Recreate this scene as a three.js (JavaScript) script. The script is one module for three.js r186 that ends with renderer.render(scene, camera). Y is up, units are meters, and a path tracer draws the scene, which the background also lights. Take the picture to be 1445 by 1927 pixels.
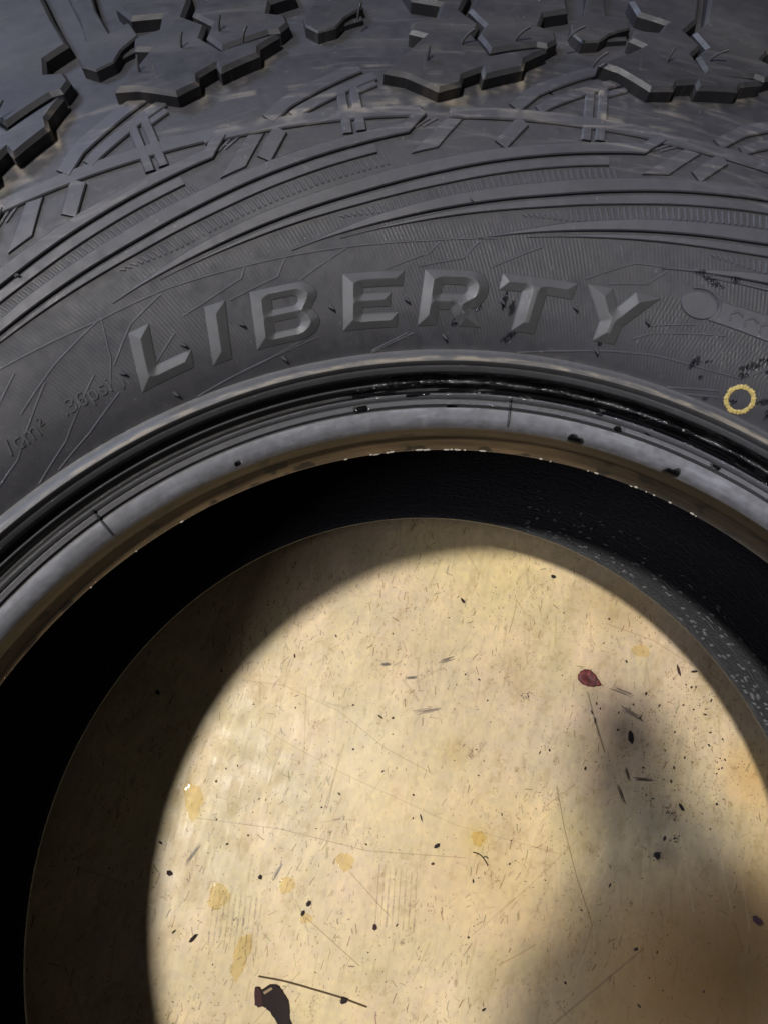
import * as THREE from 'three';
import { mergeGeometries, toCreasedNormals } from 'three/addons/utils/BufferGeometryUtils.js';
import { MarchingCubes } from 'three/addons/objects/MarchingCubes.js';
import { FontLoader } from 'three/addons/loaders/FontLoader.js';
import { RectAreaLightUniformsLib } from 'three/addons/lights/RectAreaLightUniformsLib.js';

// ---------------------------------------------------------------- camera, light, exposure
const W = 767, H = 1024;
const scene = new THREE.Scene();
const camera = new THREE.PerspectiveCamera(71, W / H, 0.02, 30);
camera.rotation.order = 'YXZ';
camera.position.set(-0.0683, 0.5058, -0.0752);
camera.rotation.set(-71.887 * Math.PI / 180, 0, 12.017 * Math.PI / 180);
const renderer = new THREE.WebGLRenderer({ antialias: true });
renderer.setSize(W, H);
renderer.toneMapping = THREE.LinearToneMapping;
renderer.toneMappingExposure = 1;
renderer.shadowMap.enabled = true;
RectAreaLightUniformsLib.init();
scene.background = new THREE.Color().setRGB(0.055, 0.053, 0.054);

const MAIN = new THREE.Vector3(-1.58, 5.5, 0.25);
function aim(light, x, y, z) { light.lookAt(x, y, z); }
// ---------------------------------------------------------------- seeded random, noise
let seed = 12345;
function rnd() { seed = (seed + 0x6d2b79f5) | 0; let t = Math.imul(seed ^ (seed >>> 15), 1 | seed); t = (t + Math.imul(t ^ (t >>> 7), 61 | t)) ^ t; return ((t ^ (t >>> 14)) >>> 0) / 4294967296; }
const rr = (a, b) => a + (b - a) * rnd();
const R = Math.PI / 180, clamp = (x, a, b) => Math.min(b, Math.max(a, x));
const sstep = (a, b, x) => { const t = clamp((x - a) / (b - a), 0, 1); return t * t * (3 - 2 * t); };
function hash(x, y, k) { let h = Math.imul(x, 374761393) + Math.imul(y, 668265263) + Math.imul(k, 1274126177); h = Math.imul(h ^ (h >>> 13), 1274126177); return ((h ^ (h >>> 16)) >>> 0) / 4294967296; }
function vnoise(x, y, k) {
  const xi = Math.floor(x), yi = Math.floor(y), fx = x - xi, fy = y - yi, u = fx * fx * (3 - 2 * fx), v = fy * fy * (3 - 2 * fy);
  const a = hash(xi, yi, k), b = hash(xi + 1, yi, k), c = hash(xi, yi + 1, k), d = hash(xi + 1, yi + 1, k);
  return a + (b - a) * u + (c - a) * v + (a - b - c + d) * u * v;
}
function fbm(x, y, k, o = 4) { let s = 0, w = 0.5, n = 0; for (let i = 0; i < o; i++) { s += w * vnoise(x, y, k + i); n += w; w *= 0.5; x = x * 2.03 + 17.1; y = y * 2.03 + 5.3; } return s / n; }

// ---------------------------------------------------------------- naming
const taken = {};
function numbered(n) { const k = taken[n] = (taken[n] ?? -1) + 1; return k ? n + '_' + String(k).padStart(3, '0') : n; }
function tag(o, label, category, group) { o.userData.label = label; o.userData.category = category; if (group) o.userData.group = group; return o; }
function mesh(name, geo, mat, parent = scene) {
  const m = new THREE.Mesh(geo, mat); m.name = numbered(name); m.castShadow = m.receiveShadow = true; parent.add(m); return m;
}

// ---------------------------------------------------------------- canvases
function canvas(w, h, fill) { const c = document.createElement('canvas'); c.width = w; c.height = h; const g = c.getContext('2d'); g.fillStyle = fill; g.fillRect(0, 0, w, h); return [c, g]; }
function tex(c, srgb) { const t = new THREE.CanvasTexture(c); if (srgb) t.colorSpace = THREE.SRGBColorSpace; t.wrapS = t.wrapT = THREE.RepeatWrapping; t.magFilter = THREE.LinearFilter; return t; }
function perPixel(c, g, f) { const d = g.getImageData(0, 0, c.width, c.height), a = d.data; for (let y = 0, i = 0; y < c.height; y++) for (let x = 0; x < c.width; x++, i += 4) f(a, i, x, y); g.putImageData(d, 0, 0); }

// ================================================================ FLOOR
const FL = 0.52, FX0 = -0.26, FZ0 = -0.30;           // one tile of the floor finish, metres
{
  const N = 2048, [c, g] = canvas(N, N, '#d8bf94'), [c2, g2] = canvas(1024, 1024, '#808080');
  const px = (x) => (x / 1000 - FX0) / FL * N, pz = (z) => (z / 1000 - FZ0) / FL * N, mm = N / FL / 1000;
  perPixel(c, g, (a, i, x, y) => {
    const X = x / mm, Y = y / mm;
    const big = fbm(X / 90, Y / 90, 3, 3), med = fbm(X / 22, Y / 22, 11, 4), fine = fbm(X / 3.2, Y / 3.2, 23, 3), wipe = fbm(X / 5 + Y / 30, Y / 60, 31, 3);
    let r = 196, gg = 177, b = 139;
    const k = 1 + (big - 0.5) * 0.14 + (med - 0.5) * 0.14 + (fine - 0.5) * 0.12 + (wipe - 0.5) * 0.08;
    r *= k; gg *= k * (1 - (med - 0.5) * 0.04); b *= k * (1 - (big - 0.5) * 0.2 - (fine - 0.5) * 0.08);
    const grime = sstep(0.50, 0.74, fbm(X / 11 + Y / 40, Y / 17, 41, 4)) * 0.34 * sstep(.36, .66, fine) * .6 + sstep(.55, .8, fbm(X / 2.2, Y / 5, 43, 3)) * .1;
    r += (112 - r) * grime; gg += (88 - gg) * grime; b += (58 - b) * grime;
    a[i] = r; a[i + 1] = gg; a[i + 2] = b;
  });
  // soft stains and grey rubs; lower-right browns also painted to deepen the arm shadow
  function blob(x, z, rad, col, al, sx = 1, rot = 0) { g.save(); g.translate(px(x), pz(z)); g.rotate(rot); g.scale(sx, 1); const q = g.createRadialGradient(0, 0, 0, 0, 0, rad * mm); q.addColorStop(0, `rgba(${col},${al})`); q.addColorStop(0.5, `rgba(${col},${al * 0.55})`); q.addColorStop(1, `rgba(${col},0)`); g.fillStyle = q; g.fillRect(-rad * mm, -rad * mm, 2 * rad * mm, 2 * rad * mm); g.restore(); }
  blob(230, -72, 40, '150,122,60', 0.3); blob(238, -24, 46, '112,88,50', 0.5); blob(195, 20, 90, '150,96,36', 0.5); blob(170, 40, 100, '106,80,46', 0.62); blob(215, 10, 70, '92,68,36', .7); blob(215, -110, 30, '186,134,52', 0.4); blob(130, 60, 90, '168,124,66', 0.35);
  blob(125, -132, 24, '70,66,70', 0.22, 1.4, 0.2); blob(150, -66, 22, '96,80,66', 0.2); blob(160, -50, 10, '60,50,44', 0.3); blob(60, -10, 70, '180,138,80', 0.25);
  blob(-45, -75, 60, '235,222,196', 0.25, 0.5, 0.2); blob(45, -150, 16, '120,96,60', 0.2); blob(110, -205, 22, '150,120,80', 0.3, 2, 0.2); blob(48, -136, 12, '110,90,60', 0.22); blob(12, -84, 14, '150,120,60', 0.3); blob(36, -34, 13, '190,160,70', 0.35);
  // fine dirt ticks: thousands, mostly following the wiping direction
  for (let i = 0; i < 11000; i++) {
    const x = rr(0, N), y = rr(0, N), dens = fbm(x / 120, y / 120, 77, 3); if (rnd() > sstep(0.3, 0.72, dens) + 0.08) continue;
    const a = rnd() < 0.7 ? rr(1.1, 2.1) : rr(0, 3.14), l = Math.pow(rnd(), 3) * 6.5 * mm + 1.5;
    g.strokeStyle = `rgba(${rr(60, 110) | 0},${rr(40, 80) | 0},${rr(20, 45) | 0},${rr(0.14, 0.72)})`; g.lineWidth = rr(0.8, 2.6);
    g.beginPath(); g.moveTo(x, y); g.quadraticCurveTo(x + Math.cos(a) * l * .5 + rr(-3, 3), y + Math.sin(a) * l * .5 + rr(-3, 3), x + Math.cos(a) * l, y + Math.sin(a) * l); g.stroke();
  }
  for (let i = 0; i < 9000; i++) { const x = rr(0, N), y = rr(0, N); if (rnd() > sstep(.35, .7, fbm(x / 200, y / 200, 61, 3)) + .1) continue; g.fillStyle = `rgba(${rr(25, 90) | 0},${rr(18, 60) | 0},${rr(10, 35) | 0},${rr(0.25, 0.8)})`; g.beginPath(); g.ellipse(x, y, rr(0.5, 2.1), rr(0.5, 1.5), rr(0, 3), 0, 7); g.fill(); }
  for (let i = 0; i < 34; i++) { const x = rr(0, N), y = rr(0, N), a = rr(0, 3.14), l = rr(6, 30) * mm, b = a + rr(-.25, .25); g.strokeStyle = `rgba(${rr(70, 110) | 0},${rr(50, 80) | 0},${rr(25, 50) | 0},${rr(0.2, 0.6)})`; g.lineWidth = rr(.7, 2); g.beginPath(); g.moveTo(x, y); g.quadraticCurveTo(x + Math.cos(a) * l * .5, y + Math.sin(a) * l * .5, x + Math.cos(b) * l, y + Math.sin(b) * l); g.stroke(); }
  for (let i = 0; i < 240; i++) { const x = rr(0, N), y = rr(0, N), q = rr(6, 26); for (let k = 0; k < 26; k++) { const a = rr(0, 6.28), d = Math.pow(rnd(), .7) * q; g.fillStyle = `rgba(90,66,38,${rr(.05, .3)})`; g.beginPath(); g.ellipse(x + Math.cos(a) * d, y + Math.sin(a) * d * 1.4, rr(.6, 2.4), rr(.6, 3), rr(-.4, .4), 0, 7); g.fill(); } }
  // broad faint rub marks
  for (let i = 0; i < 520; i++) { const x = rr(0, N), y = rr(0, N), a = rr(1.3, 1.9) + (rnd() < .25 ? rr(-1, 1) : 0), l = rr(5, 26) * mm; g.strokeStyle = `rgba(${rr(90, 130) | 0},${rr(70, 95) | 0},${rr(40, 60) | 0},${rr(0.04, 0.17)})`; g.lineWidth = rr(1.2, 7); g.lineCap = 'round'; g.beginPath(); g.moveTo(x, y); g.lineTo(x + Math.cos(a) * l, y + Math.sin(a) * l); g.stroke(); }
  for (let i = 0; i < 90; i++) { const x = rr(0, N), y = rr(0, N), a = rr(1.2, 2.0), l = rr(10, 50) * mm; g.strokeStyle = `rgba(244,232,206,${rr(0.04, 0.14)})`; g.lineWidth = rr(1, 5); g.beginPath(); g.moveTo(x, y); g.lineTo(x + Math.cos(a) * l, y + Math.sin(a) * l); g.stroke(); }
  function line(pts, w, col, al, jig = 0) { g.strokeStyle = `rgba(${col},${al * .72})`; g.lineWidth = w * mm; g.lineCap = 'round'; g.beginPath(); pts.forEach(([x, z], i) => i ? g.lineTo(px(x) + rr(-jig, jig), pz(z) + rr(-jig, jig)) : g.moveTo(px(x), pz(z))); g.stroke(); }
  // the long scratches
  line([[97, -142], [105, -122], [113, -105]], 0.9, '70,62,50', 0.75); line([[104, -126], [108, -115]], 1.3, '60,52,44', 0.5);
  line([[83, -77], [92, -50], [103, -24], [116, 1]], 0.55, '80,58,22', 0.7); line([[116, 1], [112, 18]], 0.6, '90,64,24', 0.5);
  line([[-137, -102], [-110, -104], [-70, -95], [-35, -78], [0, -68]], 0.35, '90,70,40', 0.55);
  line([[-119, -74], [-60, -57], [20, -40], [91, -36]], 0.3, '90,70,40', 0.5); line([[-145, -12], [-90, -16], [-34, -14], [30, -22]], 0.35, '80,60,30', 0.6);
  line([[105, -193], [140, -188], [170, -176]], 0.5, '110,86,50', 0.6); line([[-64, 30], [-25, 50]], 0.5, '90,68,24', 0.6); line([[-42, 0], [-12, 20]], 0.5, '90,68,24', 0.55);
  line([[-95, -105], [-86, -60]], 0.6, '110,86,50', 0.35); line([[-62, -75], [-66, -30]], 1.2, '110,86,50', 0.3); line([[-64, -52], [-64, -38]], 0.6, '90,60,30', 0.5);
  line([[40, 22], [70, -10], [100, -46]], 0.4, '110,80,40', 0.4); line([[-80, 90], [-60, 60]], 0.4, '90,70,40', 0.5); line([[150, 8], [95, 62]], 1.1, '70,56,46', 0.35); line([[95, -80], [76, -62]], 0.6, '90,70,40', 0.4);
  for (const [x, z, a, l, w] of [[-9, -141, -0.5, 12, 2.0], [-20, -104, -0.36, 20, 2.0], [112, -149, 0.16, 18, 1.6], [120, -137, 0.35, 20, 2.2], [-49, -131, -0.3, 8, 1.4], [-30, -126, -0.25, 9, 1.3], [134, -92, -0.12, 15, 1.4], [128, -98, 1.1, 10, 1.2], [124, -86, 1.1, 13, 1.2], [-85, 3, 1.9, 12, 1.4], [-138, 2, 2.0, 16, 1.2]])
    for (let k = 0; k < 12; k++) { const t = k / 12, o = rr(-w, w) * 0.75; line([[x + Math.cos(a) * l * t * 0.4 - Math.sin(a) * o, z + Math.sin(a) * l * t * 0.4 + Math.cos(a) * o], [x + Math.cos(a) * l * (t * 0.4 + 0.6) - Math.sin(a) * o, z + Math.sin(a) * l * (t * 0.4 + 0.6) + Math.cos(a) * o]], rr(0.2, 0.7), '44,36,32', rr(0.22, 0.75)); }
  // ladder-like rubber prints
  for (const [x0, z0, n, dx, l] of [[-122, 26, 10, 3.3, 30], [-24, -8, 8, 3.5, 34]]) for (let k = 0; k < n; k++) for (let j = 0; j < 9; j++) { const f = j / 9; line([[x0 + k * dx + f * l * 0.12, z0 + f * l + rr(-1, 1)], [x0 + k * dx + (f + .1) * l * 0.12, z0 + (f + .11) * l]], rr(0.5, 1.2), '96,76,58', rr(0.12, 0.45)); }
  for (let i = 0; i < 420; i++) { const a = rr(0, 6.28), q = Math.pow(rnd(), .6) * 46; g.fillStyle = `rgba(50,34,18,${rr(.3, .9)})`; g.beginPath(); g.ellipse(px(168 + Math.cos(a) * q), pz(-122 + Math.sin(a) * q * 1.1), rr(.6, 2.1), rr(.6, 1.5), a, 0, 7); g.fill(); }
  for (const [x, z, q] of [[154, -47, 5], [162, -75, 5], [56, -131, 4], [97, -157, 2], [165, -60, 4]]) for (let i = 0; i < 34; i++) { g.fillStyle = `rgba(24,18,14,${rr(.2, .8)})`; const a = rr(0, 6.28), d = Math.pow(rnd(), 1.5) * q; g.beginPath(); g.arc(px(x + Math.cos(a) * d * 1.3), pz(z + Math.sin(a) * d), rr(.5, 2.4), 0, 7); g.fill(); }
  perPixel(c2, g2, (a, i, x, y) => { const X = x / 1024 * 520, Y = y / 1024 * 520; const v = 118 + (fbm(X / 9, Y / 9, 5, 4) - 0.5) * 70 + (fbm(X / 1.6, Y / 14, 9, 2) - 0.5) * 40; a[i] = a[i + 1] = a[i + 2] = clamp(v, 0, 255); });
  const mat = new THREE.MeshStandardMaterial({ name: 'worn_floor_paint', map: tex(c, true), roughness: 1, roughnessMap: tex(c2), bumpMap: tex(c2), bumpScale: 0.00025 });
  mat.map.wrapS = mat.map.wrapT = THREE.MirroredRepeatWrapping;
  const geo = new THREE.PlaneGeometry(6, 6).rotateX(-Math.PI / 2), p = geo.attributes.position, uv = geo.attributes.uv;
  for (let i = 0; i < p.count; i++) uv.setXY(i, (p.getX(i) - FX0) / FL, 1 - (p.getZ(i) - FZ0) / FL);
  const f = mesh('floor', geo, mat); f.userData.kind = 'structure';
}

// ================================================================ TYRE: surface of revolution, mm and degrees
const place = (r, h, th, out = new THREE.Vector3()) => { const t = sstep(0, 1, (140 - h) / 68), a = th * R; return out.set((r * Math.sin(a) + 4.4 * t) / 1000, h / 1000, (-r * Math.cos(a) - 7.1 * t) / 1000); };
const PROFILE = [[244.5, 241.5], [252, 247.5], [262, 253.5], [285, 264], [310, 271.5], [335, 275.5], [360, 275.5], [383, 270.5], [406, 267.5], [434, 264], [464, 256], [492, 238], [508, 200], [511, 140]];
const DENSE = [], ARC = [0];
for (let i = 0; i < PROFILE.length - 1; i++) for (let k = 0; k < 24 + (i === PROFILE.length - 2); k++) {
  const p0 = PROFILE[Math.max(i - 1, 0)], p1 = PROFILE[i], p2 = PROFILE[i + 1], p3 = PROFILE[Math.min(i + 2, PROFILE.length - 1)], t = k / 24;
  DENSE.push([0, 1].map((j) => 0.5 * (2 * p1[j] + (p2[j] - p0[j]) * t + (2 * p0[j] - 5 * p1[j] + 4 * p2[j] - p3[j]) * t * t + (3 * p1[j] - p0[j] - 3 * p2[j] + p3[j]) * t * t * t)));
}
for (let i = 1; i < DENSE.length; i++) ARC.push(ARC[i - 1] + Math.hypot(DENSE[i][0] - DENSE[i - 1][0], DENSE[i][1] - DENSE[i - 1][1]));
const SMAX = ARC[ARC.length - 1];
function prof(s) {                                   // r, h, outward normal (nr, nh) at arc length s
  s = clamp(s, 0, SMAX - 0.01); let lo = 0, hi = ARC.length - 1;
  while (hi - lo > 1) { const m = (lo + hi) >> 1; if (ARC[m] <= s) lo = m; else hi = m; }
  const t = (s - ARC[lo]) / (ARC[hi] - ARC[lo]), a = DENSE[lo], b = DENSE[hi], a0 = DENSE[Math.max(lo - 3, 0)], b0 = DENSE[Math.min(hi + 3, DENSE.length - 1)];
  const dr = b0[0] - a0[0], dh = b0[1] - a0[1], l = Math.hypot(dr, dh);
  return [a[0] + (b[0] - a[0]) * t, a[1] + (b[1] - a[1]) * t, -dh / l, dr / l];
}
const ecc = (s, th) => 6 * Math.sin((th + 16) * R) * sstep(40, 92, s) * (1 - sstep(150, 230, s));   // the slack casing lies a little off-centre
function P(s, th, up = 0) { const [r, h, nr, nh] = prof(s + ecc(s, th)); return place(r + nr * up, h + nh * up, th); }
const U0 = -75, USPAN = 120, VSPAN = 396;
const uvOf = (s, th) => [(th - U0) / USPAN, s / VSPAN];
const mmPerDeg = (s) => prof(s)[0] * R;

class Builder {
  constructor() { this.p = []; this.u = []; this.i = []; }
  v(s, th, up) { const q = P(s, th, up), t = uvOf(s, th); this.p.push(q.x, q.y, q.z); this.u.push(t[0], t[1]); return this.p.length / 3 - 1; }
  tri(a, b, c) { this.i.push(a, b, c); }
  quad(a, b, c, d) { this.i.push(a, b, c, a, c, d); }
  geo() { const g = new THREE.BufferGeometry(); g.setAttribute('position', new THREE.Float32BufferAttribute(this.p, 3)); g.setAttribute('uv', new THREE.Float32BufferAttribute(this.u, 2)); g.setIndex(this.i); g.computeVertexNormals(); return g; }
}
// a raised rib along a polyline of [s, theta]; w and up may be functions of the fraction along it
function ribbon(pts, w, up, bev = 0.35, step = 3, into = new Builder()) {
  const line = [];
  for (let i = 0; i < pts.length - 1; i++) {
    const [s0, t0] = pts[i], [s1, t1] = pts[i + 1], l = Math.hypot(s1 - s0, (t1 - t0) * mmPerDeg((s0 + s1) / 2)), n = Math.max(1, Math.ceil(l / step));
    for (let k = 0; k < n; k++) line.push([s0 + (s1 - s0) * k / n, t0 + (t1 - t0) * k / n]);
  }
  line.push(pts[pts.length - 1]);
  const n = line.length, rows = [];
  const dir = (i, j) => { const m = mmPerDeg(line[i][0]), x = (line[j][1] - line[i][1]) * m, y = line[j][0] - line[i][0], l = Math.hypot(x, y) || 1; return [x / l, y / l]; };
  for (let i = 0; i < n; i++) {
    const a = i ? dir(i - 1, i) : dir(0, 1), b = i < n - 1 ? dir(i, i + 1) : a; let nx = -(a[1] + b[1]), ny = a[0] + b[0]; const l = Math.hypot(nx, ny) || 1; nx /= l; ny /= l;
    const k = Math.min(1.6, 1 / Math.max(0.4, nx * -a[1] + ny * a[0])), f = i / (n - 1), ww = (typeof w === 'function' ? w(f, line[i]) : w) / 2 * k, uu = typeof up === 'function' ? up(f) : up, m = mmPerDeg(line[i][0]);
    const bb = Math.min(bev, ww * 0.6), at = (o) => [line[i][0] + ny * o, line[i][1] + nx * o / m];
    rows.push([[...at(-ww), -0.5], [...at(-ww + 0.08), uu - bb], [...at(-ww + 0.08 + bb), uu], [...at(ww - 0.08 - bb), uu], [...at(ww - 0.08), uu - bb], [...at(ww), -0.5]]);
  }
  const B = into;
  for (let k = 0; k < 5; k++) { let pa, pb; for (let i = 0; i < n; i++) { const a = B.v(...rows[i][k]), b = B.v(...rows[i][k + 1]); if (i) B.quad(pa, a, b, pb); pa = a; pb = b; } }
  for (const i of [0, n - 1]) { const q = rows[i].map((v) => B.v(...v)); for (let k = 1; k < 5; k++) i ? B.tri(q[0], q[k], q[k + 1]) : B.tri(q[0], q[k + 1], q[k]); }
  return into;
}
// a raised plate over a polygon of [s, theta]
function plate(poly, up, bev = 0.4, max = 7, base = -1.5, into = new Builder()) {
  const sm = poly.reduce((a, p) => a + p[0], 0) / poly.length, m = mmPerDeg(sm), xy = poly.map(([s, t]) => new THREE.Vector2(t * m, s));
  if (THREE.ShapeUtils.isClockWise(xy)) xy.reverse();
  const n = xy.length, inset = [];
  for (let i = 0; i < n; i++) {
    const a = xy[(i + n - 1) % n], b = xy[i], c = xy[(i + 1) % n], d1 = b.clone().sub(a).normalize(), d2 = c.clone().sub(b).normalize(), nx = -(d1.y + d2.y), ny = d1.x + d2.x, l = Math.hypot(nx, ny) || 1;
    const k = Math.min(2.2, 1 / Math.max(0.3, (nx * -d1.y + ny * d1.x) / l)); inset.push(new THREE.Vector2(b.x + nx / l * bev * k, b.y + ny / l * bev * k));
  }
  const B = into, st = (q) => [q.y, q.x / m];
  const tris = [];
  const split = (a, b, c, d) => {
    const e = [[a, b], [b, c], [c, a]].map(([p, q]) => p.distanceTo(q)), big = e.indexOf(Math.max(...e));
    if (e[big] <= max || d > 12) return tris.push([a, b, c]);
    const [p, q, r] = [[a, b, c], [b, c, a], [c, a, b]][big], mid = p.clone().add(q).multiplyScalar(0.5); split(p, mid, r, d + 1); split(mid, q, r, d + 1);
  };
  for (const f of THREE.ShapeUtils.triangulateShape(inset, [])) split(inset[f[0]], inset[f[1]], inset[f[2]], 0);
  const key = new Map(), V = (q) => { const k = q.x.toFixed(3) + ',' + q.y.toFixed(3); if (!key.has(k)) key.set(k, B.v(...st(q), up)); return key.get(k); };
  for (const t of tris) B.tri(V(t[0]), V(t[1]), V(t[2]));
  for (let i = 0; i < n; i++) {
    const j = (i + 1) % n, l = xy[i].distanceTo(xy[j]), cuts = Math.max(1, 2 ** Math.ceil(Math.log2(Math.max(1, inset[i].distanceTo(inset[j]) / max))));
    const ring = [[xy, base], [xy, up - bev], [inset, up]];
    for (let k = 0; k < 2; k++) { let pa, pb; for (let q = 0; q <= cuts; q++) { const f = q / cuts, a = B.v(...st(ring[k][0][i].clone().lerp(ring[k][0][j], f)), ring[k][1]), b = B.v(...st(ring[k + 1][0][i].clone().lerp(ring[k + 1][0][j], f)), ring[k + 1][1]); if (q) B.quad(pa, a, b, pb); pa = a; pb = b; } }
  }
  return into;
}

// ---------------------------------------------------------------- rubber materials
const PXT = (th) => (th - U0) / USPAN * 2048, PYS = (s) => 1024 - s / VSPAN * 1024, MX = 2048 / (USPAN * 4.9), MY = 1024 / VSPAN;
const WET = [[13.5, -12.2, 7, 3.2, -0.5], [19, -13, 3, 2, 0], [17, -10.6, 3.5, 2, -.4], [18, -7.6, 3, 4.5, 0.2], [6.5, -7.5, 7, 3, -0.6], [45.5, 9, 9, 2.6, 0.2], [49, 10.5, 4, 2, 0], [13.5, 10.2, 4, 5.5, -.5], [15.5, 11.2, 3, 2, 0], [20, 14.7, 8, 3.5, -.5], [16, 14.6, 4, 2, -.3], [4, 14.8, 5, 2, -.6], [10, 17.5, 6, 3, -.4], [8.5, 11.2, 2, 1.6, 0], [10, 1.2, 2, 2, 0], [1.5, 12.6, 3, 1.4, -.4], [21, -8.3, 2.4, 6, 0], [24.5, 15.6, 5, 3, -.4], [22, 16.8, 6, 3.5, -.3], [7.5, 18.6, 5, 5, -.3], [47, 8, 8, 2, .1], [11, -12.8, 3, 3, -.3]];
const { skin, rib: rubber, tread, face } = (() => {
  const [c, g] = canvas(2048, 1024, '#38383a'), [cb, gb] = canvas(2048, 1024, '#808080'), [cr, gr] = canvas(1024, 512, '#888');
  perPixel(c, g, (a, i, x, y) => {
    const X = x / MX, S = (1024 - y) / MY, n = .25 + .5 * fbm(X / 30, S / 18, 101, 4), f = fbm(X / 3, S / 3, 111, 3), st = fbm(X / 40, S / 4, 121, 3);
    let v = 46 * (1 + (n - .5) * .5 + (f - .5) * .22), r = v, gg = v * 1.0, b = v * 1.13;
    const dusty = sstep(92, 104, S) * (1 - sstep(114, 134, S) * .85) * sstep(.46, .72, fbm(X / 30, S / 3.2, 131, 5)) * sstep(.4, .6, fbm(X / 9, S / 9, 137, 3)) * .5 + sstep(128, 150, S) * sstep(.4, .75, fbm(X / 22, S / 16, 139, 4)) * (.14 + .16 * (1 - sstep(60, 210, X))) + (1 - sstep(0.3, 2.2, S + (st - .5) * 2)) * .14 * sstep(.25, .6, f + st * .4) ;
    r += (150 - r) * dusty; gg += (140 - gg) * dusty; b += (120 - b) * dusty;
    a[i] = r; a[i + 1] = gg; a[i + 2] = b;
  });
  // pale scuffs and dried splashes towards the tread
  for (let i = 0; i < 420; i++) { const s = 80 + Math.abs(rr(-1, 1) * rr(0, 1)) * 150, t = rr(U0, U0 + USPAN), l = rr(4, 46) * MX, al = rr(.03, .16); g.strokeStyle = `rgba(176,166,146,${al})`; g.lineWidth = rr(.6, 3.5); g.beginPath(); g.moveTo(PXT(t), PYS(s)); g.quadraticCurveTo(PXT(t) + l * .5, PYS(s) + rr(-10, 10), PXT(t) + l, PYS(s) + rr(-16, 16)); g.stroke(); }
  for (let i = 0; i < 500; i++) { g.fillStyle = `rgba(190,178,150,${rr(.05, .3)})`; g.beginPath(); g.ellipse(PXT(rr(U0, U0 + USPAN)), PYS(rr(0, 150)), rr(.5, 2), rr(.5, 1.6), rr(0, 3), 0, 7); g.fill(); }
  // dried mud packed against the feet of the tread blocks
  for (const [j, ds] of [[-54.9, 12], [-39.4, 0], [-25.3, 12], [-8, 0], [6.6, 12], [22, 0]]) {
    const F = [[112.8, -9.6], [103, -6], [106.1, -4.4], [113.9, -3], [110, -2.85], [116.5, -.1], [121.3, .05], [129, 1.5]];
    for (let k = 0; k < 900; k++) { const q = rnd() * (F.length - 1.001), i = q | 0, u = q - i, s = F[i][0] + (F[i + 1][0] - F[i][0]) * u + ds, t = F[i][1] + (F[i + 1][1] - F[i][1]) * u + j, d = Math.abs(rr(-1, 1) * rr(0, 1)) * 9, m = sstep(.35, .7, fbm(t * 2, s / 4, 191, 2)); g.fillStyle = `rgba(${rr(135, 165) | 0},${rr(127, 152) | 0},${rr(108, 130) | 0},${rr(.03, .12) * m})`; g.beginPath(); g.ellipse(PXT(t), PYS(s - 1 - d), rr(1, 7), rr(.8, 2.6), rr(-.5, .5), 0, 7); g.fill(); }
  }
  perPixel(cb, gb, (a, i, x, y) => {
    const X = x / MX, S = (1024 - y) / MY; let v = 128 + (fbm(X / 1.4, S / 1.4, 151, 2) - .5) * 26;
    if (S < 62) { const fade = 1 - sstep(48, 62, S), slant = Math.sin((X * 0.94 + S * 0.34) * 2 * Math.PI / 1.5); v += slant * 22 * fade * sstep(1.5, 5, S) * (.35 + .65 * sstep(.35, .6, fbm(X / 38, S / 20, 161, 2))); }
    a[i] = a[i + 1] = a[i + 2] = v;
  });
  // rows of short serrations right of the lettering
  for (let row = 0; row < 9; row++) for (let k = 0; k < 46; k++) { const t = 4.5 + k * .36 + row * .1, s = 13 + row * 2.6 + k * .16; if (s > 36 || t > 24) continue; gb.fillStyle = 'rgba(210,210,210,.3)'; gb.fillRect(PXT(t), PYS(s + 1), 2.2, 5.5); gb.fillStyle = 'rgba(40,40,40,.3)'; gb.fillRect(PXT(t) + 2.6, PYS(s + 1), 2, 5.5); }
  gr.drawImage(cb, 0, 0, 1024, 512); perPixel(cr, gr, (a, i, x, y) => { const X = x * 2 / MX, S = (512 - y) * 2 / MY; const v = 156 + (fbm(X / 26, S / 16, 171, 3) - .5) * 60 + (fbm(X / 3, S / 3, 181, 2) - .5) * 50; a[i] = a[i + 1] = a[i + 2] = clamp(v, 90, 230); });
  // Wet patches caught by the serrations: teeth with ragged ends
  for (const [s, t, w, h, k] of WET) {
    const n = Math.max(4, Math.round(w / .8));
    for (let j = 0; j < n; j++) { const f = (j + .5) / n - .5, tt = t + f * w / 4.6, ss = s - f * w * k + rr(-.4, .4), hh = h * 1.25 * (1 - 3 * f * f) * rr(.6, 1.2); for (const [q, col, sc] of [[g, 'rgba(16,16,22,.8)', 1], [gr, 'rgba(22,22,22,.95)', .5]]) { q.fillStyle = col; q.beginPath(); q.ellipse(PXT(tt) * sc, PYS(ss) * sc, 1.25 * sc, hh * .62 * MY * sc, .25, 0, 7); q.fill(); } }
  }
  const map = tex(c, true), rough = tex(cr), base = { map, roughnessMap: rough, side: THREE.DoubleSide };
  return { skin: new THREE.MeshStandardMaterial({ ...base, name: 'tyre_rubber', color: new THREE.Color().setRGB(.56, .56, .58), roughness: 1, bumpMap: tex(cb), bumpScale: 0.0003 }), rib: new THREE.MeshStandardMaterial({ ...base, name: 'pale_rib_rubber', roughness: .9 }), tread: new THREE.MeshStandardMaterial({ ...base, name: 'tread_rubber', color: new THREE.Color().setRGB(.46, .46, .46), roughness: 1, bumpMap: tex(cb), bumpScale: .0004 }), face: new THREE.MeshStandardMaterial({ name: 'letter_face_rubber', color: new THREE.Color().setRGB(.041, .042, .045), roughness: .9, roughnessMap: rough, side: THREE.DoubleSide }) };  // ribs left paler than the skin and tread
})();
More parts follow.
